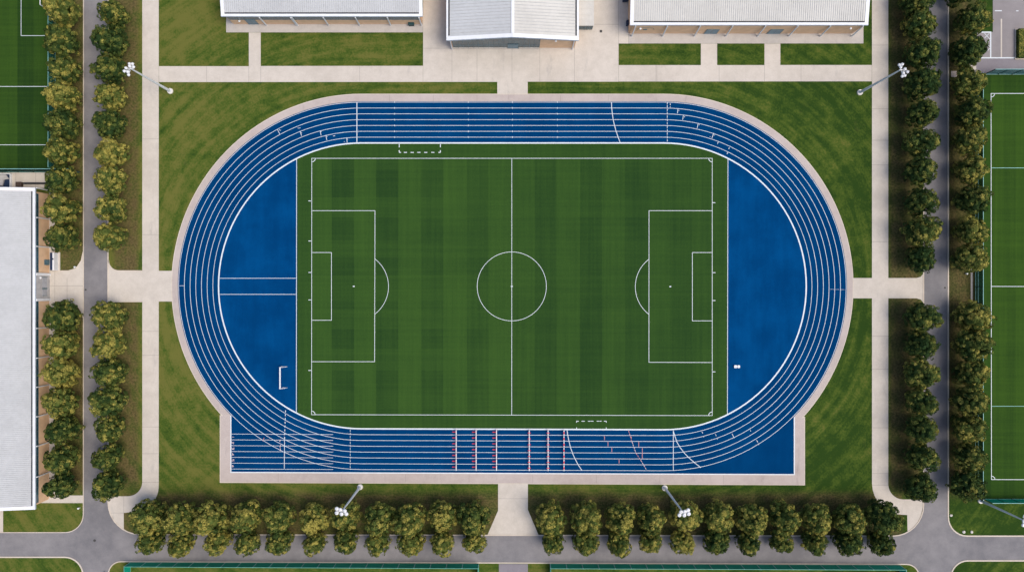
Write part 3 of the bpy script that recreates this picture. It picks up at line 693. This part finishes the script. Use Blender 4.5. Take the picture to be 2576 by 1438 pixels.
def hall(name, label, loc, rz, L, D, z, rise, wall_in, cols, cslant, roofmat, band, pitch=.54, wall_y=.12):
    e = empty(name, loc, rz); tag(e, label, 'building')
    w = MB(); wx = wall_in
    w.box(wx + .3, L - wx - .3, wall_y, wall_y + .3, 0, z - .25)
    w.box(wx + .3, L - wx - .3, D - .4, D - .1, 0, z - .25)
    end_wall(w, wx, D, z, rise, .3); end_wall(w, L - wx - .3, D, z, rise, .3)
    wall = w.build('wall', M['wall'], e)
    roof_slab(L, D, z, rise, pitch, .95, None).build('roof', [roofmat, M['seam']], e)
    f = MB()    # eaves gutter and barge boards
    f.box(0, L, 0, .62, z - .32, z + .1, 0); f.box(0, L, -.06, -.002, z - .34, z - .06, 1)
    for x0, x1 in ((0, .9), (L - .9, L)):
        for y0, za, y1, zb in ((.62, z + .1, D / 2, z + rise + .1), (D / 2, z + rise + .1, D, z + .1)):
            q = [(x0, y0, za), (x1, y0, za), (x1, y1, zb), (x0, y1, zb)]; lo = [(p[0], p[1], p[2] - .4) for p in q]
            f.face(q, 0); f.face(lo[::-1], 0)
            for i in range(4): j = (i + 1) % 4; f.face([q[j], q[i], lo[i], lo[j]], 0)
    f.build('fascia', [M['fascia'], M['fascia_blue']], e)
    gt = MB(); gt.box(.95, L - .95, .625, .955, z - .1, z + .11); gt.build('gutter', M['dark'], e)
    if band:
        gm = MB(); gm.box(wx + .5, L - wx - .5, wall_y - .04, wall_y - .004, z - band, z - .4)
        gw = gm.build('window', M['glass'], e)
        fm = MB(); n = int(L / 2.1)
        for i in range(n + 1):
            x = wx + .5 + i * (L - 2 * wx - 1) / n; fm.box(x - .03, x + .03, wall_y - .07, wall_y - .045, z - band, z - .4)
        fm.box(wx + .5, L - wx - .5, wall_y - .09, wall_y - .046, z - band - .07, z - band)
        fm.build('frame', M['frame'], gw)
    for x in cols:
        c = MB(); c.beam((x, -.22 - cslant, 0.02), (x, -.10 if cslant else -.16, z - .34), .26, .28); c.build('column', M['steel'], e)
        c = None
    return e
def door(parent, x0, x1, y, h, mat, leafs=2):
    d = MB(); d.box(x0, x1, y - .10, y - .05, 0.05, h - .06); o = d.build('door', mat, parent)
    f = MB(); f.box(x0 - .1, x0, y - .13, y - .02, .04, h); f.box(x1, x1 + .1, y - .13, y - .02, .04, h); f.box(x0, x1, y - .13, y - .02, h - .06, h + .06)
    for i in range(1, leafs): x = x0 + (x1 - x0) * i / leafs; f.box(x - .04, x + .04, y - .125, y - .101, .05, h - .06)
    f.build('frame', M['frame'], o)
    hd = MB(); hx = (x0 + x1) / 2 + .12; hd.box(hx, hx + .04, y - .17, y - .127, 1.0, 1.3); hd.build('handle', M['steel'], o)
def wall_lamp(parent, x, y, z, arm=.3):
    b = MB(); b.sphere((x, y - arm, z), .3, 10, 6, .6); b.beam((x, y, z + .05), (x, y - arm, z + .1), .08, .08); b.build('lamp', M['white'], parent)
# hall at top left
z = 6.2; x0 = T(556, 40, z)[0]; x1 = T(1063, 40, z)[0]; yf = T(600, 41.5, z)[1]
cf = [(671 - CX) / S] + [(u - CX) / S for u in (644 + 82 / 3, 644 + 318 / 3, 644 + 549 / 3, 644 + 784 / 3, 644 + 1018 / 3, 644 + 1250 / 3)][1:]
ha = hall('sports_hall', 'long white-roofed hall with window band and dark bin, top left', (x0, yf, 0), 0, x1 - x0, 24, z, 1.8, .75, [q - x0 for q in [(671 - CX) / S - 8.3 + 8.3] + cf[1:]] + [(747 + 0 - CX) / S - x0], 0.0, M['roof'], 2.6)
xa = (1000 / 1.59 + 0)  # entrance beside the second column
dx0 = (native_x0 := 1000.0) / 1.59 - CX
door(ha, (998 / 1.59 - CX) / S - x0, (1035 / 1.59 - CX) / S - x0, .12, 3.5, M['glass_blue'])
wall_lamp(ha, (966 / 1.59 - CX) / S - x0 + .6, .12, 3.3)
# hall at top right
z = 7.0; X0 = T(1585, 60, z)[0]; X1 = T(2184, 60, z)[0]; YF = T(1800, 63.3, z)[1]
cf = [(u - CX) / S - X0 for u in (1589, 1666.3, 1746.3, 1825.3, 1905.3, 1983.7, 2063, 2142.5)]
hb = hall('sports_hall', 'long cream-roofed hall with peach wall and two blue doors, top right', (X0, YF, 0), 0, X1 - X0, 25, z, 1.9, .6, cf, .36, M['roof_warm'], 0)
for u0, u1 in ((1771, 1801), (1929, 1960)): door(hb, (u0 - CX) / S - X0, (u1 - CX) / S - X0, .12, 3.4, M['glass_blue'])
wall_lamp(hb, 3.0, .12, 5.0, .35); wall_lamp(hb, (2118 - CX) / S - X0, .12, 5.2, .35)
pipe = MB(); pipe.beam((3.3, .06, 4.9), (6.4, .06, 4.6), .05, .05); pipe.beam((6.4, .06, 4.6), (6.9, .06, 3.2), .05, .05); pipe.beam((2.7, .05, 4.7), (2.4, .05, 2.5), .05, .05); pipe.box(4.0, 5.0, -.06, .1, 3.3, 3.8); pipe.build('pipe', M['frame'], hb)
# hall at the left, facing the road
z = 6.2; XE = T(88.5, 700, z)[0]; YS = T(80, 1280.5, z)[1]; YN = T(80, 472, z)[1]
fy = lambda v: (CY - v) / S - YS
hc = hall('sports_hall', 'very long white-roofed hall behind trees on the left edge', (XE, YS, 0), R(90), YN - YS, 36, z, 2.4, .9, [fy(v) for v in (480, 552, 622.5, 822.5, 895, 966, 1038, 1110, 1185)], 0.0, M['roof'], 1.5, .5, .18)
for v0, v1 in ((687, 693.6), (750, 756.2)):
    p = MB(); p.box(fy(v1), fy(v0), -.25, .15, 0, z - .33); p.build('pier', M['white'], hc)
p = MB(); p.box(fy(749.8), fy(693.8), .02, .176, 0, z - .34); pn = p.build('entrance_panel', M['wall_grey'], hc)
p = MB(); p.box(fy(743), fy(727), -.03, .017, 1.3, 3.2); p.box(fy(724), fy(697), -.03, .017, 1.3, 3.2); wn = p.build('window', M['lampglass'], hc)
p = MB()
for v in (743, 725.5, 727, 724, 697): p.box(fy(v) - .06, fy(v) + .06, -.06, -.032, 1.2, 3.3)
p.build('frame', M['frame'], wn)
wall_lamp(hc, fy(699), .0, 4.3, .15)
door(hc, fy(666), fy(654), .18, 2.15, M['glass_blue'], 1)
# gabled hall in the middle of the top edge
zE, zR = 7.8, 10.4
eg = empty('gabled_hall', (0, 0, 0)); yF = 62.75; yB = 92.0
xl, xm, xr = T(1123, 90, zE)[0], T(1290, 90, zR)[0], T(1456, 90, zE)[0]
eg.location = (xm, yF, 0); tag(eg, 'gabled white-roofed hall with glazed front at the middle of the top edge', 'building')
a, c, D = xl - xm, xr - xm, yB - yF
wl, wr = -16.16 - xm, 16.6 - xm
zl = lambda x: zR - .32 - (zR - zE) * abs(x) / max(abs(a), abs(c))
w = MB()
for y in (.55, D - .5):
    pts = [(wl, 0), (wr, 0), (wr, zl(wr)), (0, zl(0)), (wl, zl(wl))]
    f1 = [(p[0], y, p[1]) for p in pts]; f2 = [(p[0], y + .3, p[1]) for p in pts]
    w.face(f1, 0); w.face(f2[::-1], 0)
    for i in range(5): j = (i + 1) % 5; w.face([f1[j], f1[i], f2[i], f2[j]], 0)
for x in (wl, wr - .3): w.box(x, x + .3, .86, D - .51, 0, zl(wl if x < 0 else wr) - .1)
w.build('wall', M['wall'], eg)
r = MB()
for x0_, x1_ in ((a + .55, 0), (0, c - .55)):
    za, zb = (zR - (zR - zE) * abs(x0_) / abs(a if x0_ < 0 else c), zR) if x0_ < 0 else (zR, zR - (zR - zE) * abs(x1_) / abs(c))
    q = [(x0_, .95, za), (x1_, .95, zb), (x1_, D, zb), (x0_, D, za)]
    r.face(q, 0 if x0_ < 0 else 1); r.face([(p[0], p[1], p[2] - .2) for p in q[::-1]], 0)
    n = int((D - .95) / .80)
    for i in range(1, n):
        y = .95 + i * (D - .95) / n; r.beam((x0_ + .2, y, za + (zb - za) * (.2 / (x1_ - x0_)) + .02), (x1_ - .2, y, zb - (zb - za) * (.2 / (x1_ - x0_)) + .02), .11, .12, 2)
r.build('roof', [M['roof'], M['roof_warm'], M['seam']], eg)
f = MB()
for x0_, z0_, x1_, z1_ in ((a, zE, 0, zR), (0, zR, c, zE)):
    for yy, dd, t in ((0, .95, .08), (-.06, -.003, -.02)):
        q = [(x0_, yy, z0_ + t), (x1_, yy, z1_ + t), (x1_, dd, z1_ + t), (x0_, dd, z0_ + t)]; lo = [(p[0], p[1], p[2] - (.42 if yy == 0 else .5)) for p in q]; mi = 0 if yy == 0 else 1
        f.face(q, mi); f.face(lo[::-1], mi)
        for i in range(4): j = (i + 1) % 4; f.face([q[j], q[i], lo[i], lo[j]], mi)
f.box(a, a + .5, .952, D, zE - .3, zE + .14, 0); f.box(c - .5, c, .952, D, zE - .3, zE + .14, 0)
f.beam((0, .96, zR + .07), (0, D, zR + .07), .75, .12, 0)
f.build('fascia', [M['fascia'], M['fascia_blue']], eg)
for xg in (a + .51, c - .84): gt = MB(); gt.box(xg, xg + .33, 1.2, D, zE - .05, zE + .24); gt.build('gutter', M['dark'], eg)
gx0, gx1 = -15.5 - xm, 7.25 - xm
gl = MB()
pts = [(gx0, .5), (gx1, .5), (gx1, zl(gx1) - .15), (0, zl(0) - .15), (gx0, zl(gx0) - .15)]
f1 = [(p[0], .50, p[1]) for p in pts]; f2 = [(p[0], .545, p[1]) for p in pts]; gl.face(f1); gl.face(f2[::-1])
for i in range(5): j = (i + 1) % 5; gl.face([f1[j], f1[i], f2[i], f2[j]])
gw = gl.build('window', M['glass'], eg)
fm = MB(); n = 17
for i in range(n + 1):
    x = gx0 + (gx1 - gx0) * i / n; fm.box(x - .045, x + .045, .44, .497, .5, zl(x) - .2)
fm.box(gx0 + .05, gx1 - .05, .455, .495, 2.3, 2.42); fm.build('frame', M['frame'], gw)
pb = MB(); pb.box(gx0 - .3, -1.25 - xm, .2, .53, 0, .5); pb.box(1.75 - xm, gx1, .2, .53, 0, .5); pb.build('plinth', M['concrete'], eg)
door(eg, -1.1 - xm, 1.6 - xm, .46, 3.2, M['glass_blue'])
wall_lamp(eg, 11.3 - xm, .55, 6.6, .3)
for x in (wl + .25, wr - .55):
    c_ = MB(); c_.beam((x, .15, 0), (x, .35, zl(x) - .3), .24, .26); c_.build('column', M['steel'], eg)
# low annex beside it
ea = empty('annex', (16.95, 67.9, 0)); tag(ea, 'low flat-roofed annex with dark glazed front beside the gabled hall', 'building')
b = MB(); b.box(0, 4.4, .3, 22, 0, 3.4); b.build('wall', M['wall_grey'], ea)
b = MB(); b.box(0, 4.45, -.02, 22.2, 3.62, 3.85)
for i in range(12): b.box(.1, 4.35, .9 + i * 1.75, 1.02 + i * 1.75, 3.851, 3.90)
b.build('roof', M['roof_warm'], ea)
b = MB(); b.box(.1, 4.3, .2, .29, .15, 3.4); gw = b.build('window', M['glass'], ea)
b = MB()
for x in (.1, 2.2, 3.0, 4.22): b.box(x, x + .1, .12, .19, .1, 3.45)
b.box(.2, 4.22, .14, .18, 1.5, 1.6); b.build('frame', M['frame'], gw)
# ---------------------------------------------------------------- hurdles
def hurdle_proto(style):
    e = empty('hurdle', (0, 0, 0)); hy = .715
    b = MB(); b.box(-.11, .11, -hy, hy, .86, .94); b.build('top_bar', M['white'], e)
    me = None
    for s in (-1, 1):
        b = MB(); b.box(-.10, .02, s * .62 - .05, s * .62 + .05, .06, .859); b.box(-.22 if style < 2 else -.14, .09, s * .62 - .04, s * .62 + .04, 0, .06); b.build('leg', M['red'], e)
    b = MB()
    if style == 0: b.box(-1.10, -.02, -.11, .11, 0, .07)
    elif style == 1: b.box(-.38, .38, -.08, .08, .945, 1.0)
    else: b.box(-.13, .13, -.3, .3, .945, .975)
    b.build('foot' if style == 0 else 'clamp', M['red'], e)
    return e
def copy_tree(o):
    c = o.copy(); COL.objects.link(c)
    for ch in o.children:
        d = ch.copy(); COL.objects.link(d); d.parent = c; d.matrix_parent_inverse = ch.matrix_parent_inverse
    return c
for i, (u, st) in enumerate(((1148.3, 0), (1198.2, 0), (1249.2, 0), (1331.3, 1), (1378.4, 1), (1418.2, 2))):
    pr = None
    for k in range(7):
        if pr is None: pr = hurdle_proto(st); h = pr
        else: h = copy_tree(pr)
        w_ = warp(u, 719.2 + 359.2 + 14.65 * (k + .5)); x, y = G(*w_); h.location = (x, y, .075)
        look = ('white hurdle with long red foot', 'white hurdle with short red cross piece', 'thin white and red hurdle')[st]
        tag(h, '%s, %s lane from the infield, %s row from left' % (look, ORD[k], ORD[i]), 'hurdle', 'hurdles across the bottom straight')
# ---------------------------------------------------------------- small things
gx, gy = G(710.3, 948); e = empty('goal', (gx, gy, .07)); tag(e, 'white portable goal frame standing on the left blue zone', 'goal')
b = MB(); b.beam((0, -2.85, 1.95), (0, 2.85, 1.95), .34, .14); b.build('crossbar', M['white'], e)
for s in (-1, 1):
    b = MB(); b.beam((0, s * 2.85, 0), (0, s * 2.85, 1.88), .16, .16); b.build('post', M['white'], e)
    b = MB(); b.beam((.1, s * 2.8, 1.95), (.75, s * 2.8, 1.9), .09, .09); b.beam((.75, s * 2.8, 1.9), (1.35, s * 2.8, .05), .09, .09); b.beam((0.08, s * 2.8, .05), (1.35, s * 2.8, .05), .09, .09); b.build('side_frame', M['white'], e)
gx, gy = G(113, 0); e = empty('goal', (gx, gy, .03)); tag(e, 'white goal beside the left pitch fence at the top edge', 'goal')
b = MB(); b.beam((0, -2.1, 2.0), (0, 5, 2.0), .2, .14); b.build('crossbar', M['white'], e)
for s in (-2.1, 5):
    b = MB(); b.beam((0, s, 0), (0, s, 1.93), .14, .14); b.build('post', M['white'], e)
    b = MB(); b.beam((.1, s, 2.0), (1.0, s, .05), .09, .09); b.build('stay', M['white'], e)
for i, (u, t) in enumerate(((1849, 'left'), (1856.9, 'right'))):
    gx, gy = G(u, 921); e = empty('equipment_box', (gx, gy, .07)); tag(e, 'small white lidded box on the right blue zone, %s one of two' % t, 'box', 'white boxes on the right blue zone')
    s = .37 - .02 * i
    q = rounded([(-s, -s, .12), (s, -s, .12), (s, s, .12), (-s, s, .12)], 4)
    b = MB(); b.prism(q, 0, .42); b.build('body', M['white'], e)
    b = MB(); b.prism([(x * .93, y * .93) for x, y in q], .421, .49); b.build('lid', M['fascia'], e)
    b = MB()
    if i == 0: b.beam((-.1, -.15, .5), (.03, .04, .5), .06, .02); b.beam((.15, -.15, .502), (.03, .04, .502), .06, .02); b.beam((-.12, .06, .504), (.16, .06, .504), .03, .02)
    else: b.beam((-.14, .05, .5), (-.05, -.1, .5), .08, .02); b.beam((.0, -.13, .5), (.14, -.13, .5), .04, .02)
    b.build('handle', M['frame'], e)
def cover(u, v, s, label, mat='iron', sq=False):
    gx, gy = G(u, v); b = MB()
    if sq: b.prism([(-s, -s), (s, -s), (s, s), (-s, s)], 0, .05); b.prism([(-s * .8, -s * .8), (s * .8, -s * .8), (s * .8, s * .8), (-s * .8, s * .8)], .05, .06)
    else:
        b.tube((0, 0, 0), (0, 0, .05), s, s, 14); b.tube((0, 0, .05), (0, 0, .06), s * .75, s * .75, 14)
    o = b.build('manhole_cover', M[mat]); o.location = (gx, gy, .0); tag(o, label, 'manhole cover')
cover(238, 1358.5, .34, 'dark manhole cover on the bottom left road junction'); cover(215.5, 728.5, .26, 'dark drain cover on the left road opposite the hall entrance')
cover(2377, 723.5, .26, 'dark drain cover near the right kerb of the right road'); cover(1511.7, 79.3, .34, 'square dark drain cover on the plaza beside the annex', 'iron', True)
cover(2400, 186.7, .8, 'square pinkish cover slab on the verge right of the right road', 'apron', True); cover(2447, 170, .9, 'pale slab beside the pavement below the car park', 'concrete', True)
def bollard(u, v, label):
    gx, gy = G(u, v); e = empty('bollard', (gx, gy, 0)); tag(e, label, 'bollard')
    b = MB(); b.tube((0, 0, 0), (0, 0, .75), .17, .17, 12); b.build('shaft', M['white'], e)
    b = MB(); b.sphere((0, 0, .751), .26, 12, 6, .5); b.build('cap', M['white'], e)
bollard(191.4, 671.7, 'white round bollard on the grass corner by the hall driveway'); bollard(200.4, 1276, 'white round bollard on the lower left lawn by the kerb')
bollard(2429, 688, 'white bollard on bare verge right of the right road'); bollard(266, 1438, 'white pointed post at the lower left road corner, bottom edge')
def rock(u, v, s, label, seed):
    gx, gy = G(u, v); r_ = random.Random(seed); b = MB(); b.sphere((0, 0, s * .3), s, 9, 6, .6)
    b.v = [(p[0] * r_.uniform(.8, 1.15), p[1] * r_.uniform(.8, 1.15), max(0, p[2] * r_.uniform(.85, 1.1))) for p in b.v]
    o = b.build('boulder', M['stone']); o.location = (gx, gy, 0); tag(o, label, 'rock')
rock(2424, 1336.7, .42, 'pale boulder on the lower right lawn, left one of two by the kerb', 1); rock(2443.7, 1337, .40, 'pale boulder on the lower right lawn, right one of two by the kerb', 2)
rock(2392, 1295, .36, 'small pale boulder beside the kerb of the right road', 3)
# bins and boxes by the halls
def wheelie(u, v, sx, sy, h, mat, label):
    gx, gy = G(u, v); e = empty('waste_bin', (gx, gy, .03)); tag(e, label, 'bin')
    b = MB(); b.prism([(-sx * .46, -sy * .44), (sx * .46, -sy * .44), (sx * .46, sy * .44), (-sx * .46, sy * .44)], .08, h - .1); b.build('body', mat, e)
    b = MB(); q = rounded([(-sx / 2, -sy / 2, .1), (sx / 2, -sy / 2, .1), (sx / 2, sy / 2, .1), (-sx / 2, sy / 2, .1)], 4); b.prism(q, h - .099, h); b.build('lid', mat, e)
    for s in (-1, 1): b = MB(); b.tube((s * sx * .3, sy * .46, .1), (s * sx * .3 + .06, sy * .46, .1), .1, .1, 8); b.build('wheel', M['dark'], e)
wheelie(1036, 62.5, 1.55, 1.1, 1.5, M['teal'], 'dark teal lidded bin against the wall of the top left hall')
wheelie(1572, 2, 1.5, 1.1, 1.4, M['navy'], 'navy bin in the gap left of the top right hall')
wheelie(1578, 61, .8, 1.4, 1.3, M['navy'], 'narrow navy cabinet on the left end of the top right hall')
wheelie(53, 465, 1.5, 1.3, 1.1, M['brown'], 'brown bin above the roof of the left hall')
e = empty('shelter', (*G(146, 658), .03)); tag(e, 'narrow dark-roofed shelter with white wall beside the left hall driveway', 'shelter')
b = MB(); b.box(-.85, -.2, -2.33, 2.33, 1.95, 2.1); b.build('roof', M['navy'], e)
b = MB(); b.box(-.19, .25, -2.33, 2.33, 0, 2.12); b.build('wall', M['white'], e)
for y in (-2.2, 2.2): b = MB(); b.beam((-.75, y, 0), (-.75, y, 1.94), .1, .1); b.build('post', M['steel'], e)
b = MB(); b.box(.251, .65, -2.33, 2.5, 0, .3); b.build('ledge', M['concrete'], e)
b = MB(); b.box(-.12, .12, .45, .8, 2.121, 2.3); b.build('vent', M['navy'], e)
e = empty('storage_pen', (*G(2, 458), .03)); tag(e, 'open storage pen with white rim and navy floor at the left edge', 'pen')
b = MB(); b.box(-7, 2.9, -1.9, 2.0, 0, .06); b.build('floor', M['navy'], e)
b = MB(); b.box(-7, 3.1, 2.0, 2.2, 0, .8); b.box(2.9, 3.1, -1.9, 1.999, 0, .8); b.build('rim', M['white'], e)
b = MB(); b.prism([(-3.5, -1.0), (.7, -1.0), (1.1, .6), (2.5, .75), (1.6, 1.9), (-3.5, 1.9)], 0, .35); o = b.build('tarpaulin', M['wall_grey']); o.location = (*G(2, 458), .095); tag(o, 'creased grey tarpaulin lying in the navy storage pen', 'tarpaulin')
b = MB(); b.box(0, 6.6, -.2, .2, 0, 1.0); o = b.build('low_wall', M['dark']); o.location = (*G(64, 462), .03); tag(o, 'low black wall on the paving above the left hall roof', 'wall')
# hedge in a kerbed bed by the car park
e = empty('hedge', (*G(2596, 112), 0)); tag(e, 'clipped green hedge in a kerbed bed in the car park', 'hedge')
hx, hy = 4.5, 3.95
b = MB(); b.ribbon([(-hx, -hy), (hx, -hy), (hx, hy), (-hx, hy)], .22, 0, 0, True, .22); b.build('kerb', M['kerb'], e)
rs = np.random.RandomState(5); V = []; F = []; tn = []
b = MB(); b.box(-hx + .3, hx - .3, -hy + .3, hy - .3, .05, 1.25)
for q in range(6500):
    x_, y_, z_ = rs.uniform(-hx + .2, hx - .2), rs.uniform(-hy + .2, hy - .2), 1.25 + rs.uniform(-.05, .2)
    if q % 3 == 0:
        s_ = rs.randint(4); z_ = rs.uniform(.1, 1.35)
        if s_ == 0: x_ = -hx + .25
        elif s_ == 1: x_ = hx - .25
        elif s_ == 2: y_ = -hy + .25
        else: y_ = hy - .25
    n_ = np.array([rs.normal() * .5, rs.normal() * .5, 1.0]); n_ /= np.linalg.norm(n_); t_ = np.cross(n_, [rs.normal(), rs.normal(), .2]); t_ /= np.linalg.norm(t_); b_ = np.cross(n_, t_); s0 = rs.uniform(.12, .2)
    p_ = np.array([x_, y_, z_]); b.face([p_ - t_ * s0, p_ + b_ * s0 * .7, p_ + t_ * s0, p_ - b_ * s0 * .7])
o = b.build('foliage', M['leaf'], e); o.color = (.42, 0, 0, 1)
at = o.data.attributes.new('tone', 'FLOAT', 'FACE'); at.data.foreach_set('value', [float(random.random()) for _ in o.data.polygons])
# ---------------------------------------------------------------- camera, sun, sky
cam = bpy.data.cameras.new('camera'); co = link(bpy.data.objects.new('camera', cam)); co.location = (0, 0, HC)
cam.sensor_width = 36; cam.lens = 18 * HC / (CX / S); cam.clip_end = 5000; cam.clip_start = 1; SC.camera = co
EL, AZ = 62.0, 108.0            # sun height, and compass direction it comes from (clockwise from north)
sl = bpy.data.lights.new('sun', 'SUN'); sl.energy = 1.6; sl.angle = R(32); sl.color = (1.0, 0.91, 0.78)
so = link(bpy.data.objects.new('sun', sl))
d = Vector((math.sin(R(AZ)) * math.cos(R(EL)), math.cos(R(AZ)) * math.cos(R(EL)), math.sin(R(EL))))
so.rotation_euler = d.to_track_quat('Z', 'Y').to_euler()
wd = bpy.data.worlds.new('World'); SC.world = wd; wd.use_nodes = True; nt = wd.node_tree
sky = nt.nodes.new('ShaderNodeTexSky'); sky.sky_type = 'NISHITA'; sky.sun_disc = False; sky.sun_elevation = R(EL); sky.sun_rotation = R(AZ)
sky.air_density = 1.0; sky.dust_density = 3.0; sky.ozone_density = 0.6
nt.links.new(sky.outputs[0], nt.nodes['Background'].inputs[0]); nt.nodes['Background'].inputs[1].default_value = 0.125
vs = SC.view_settings; vs.view_transform = 'Standard'; vs.look = 'None'; vs.gamma = 1.0; vs.exposure = 0.62
SC.cycles.max_bounces = 6
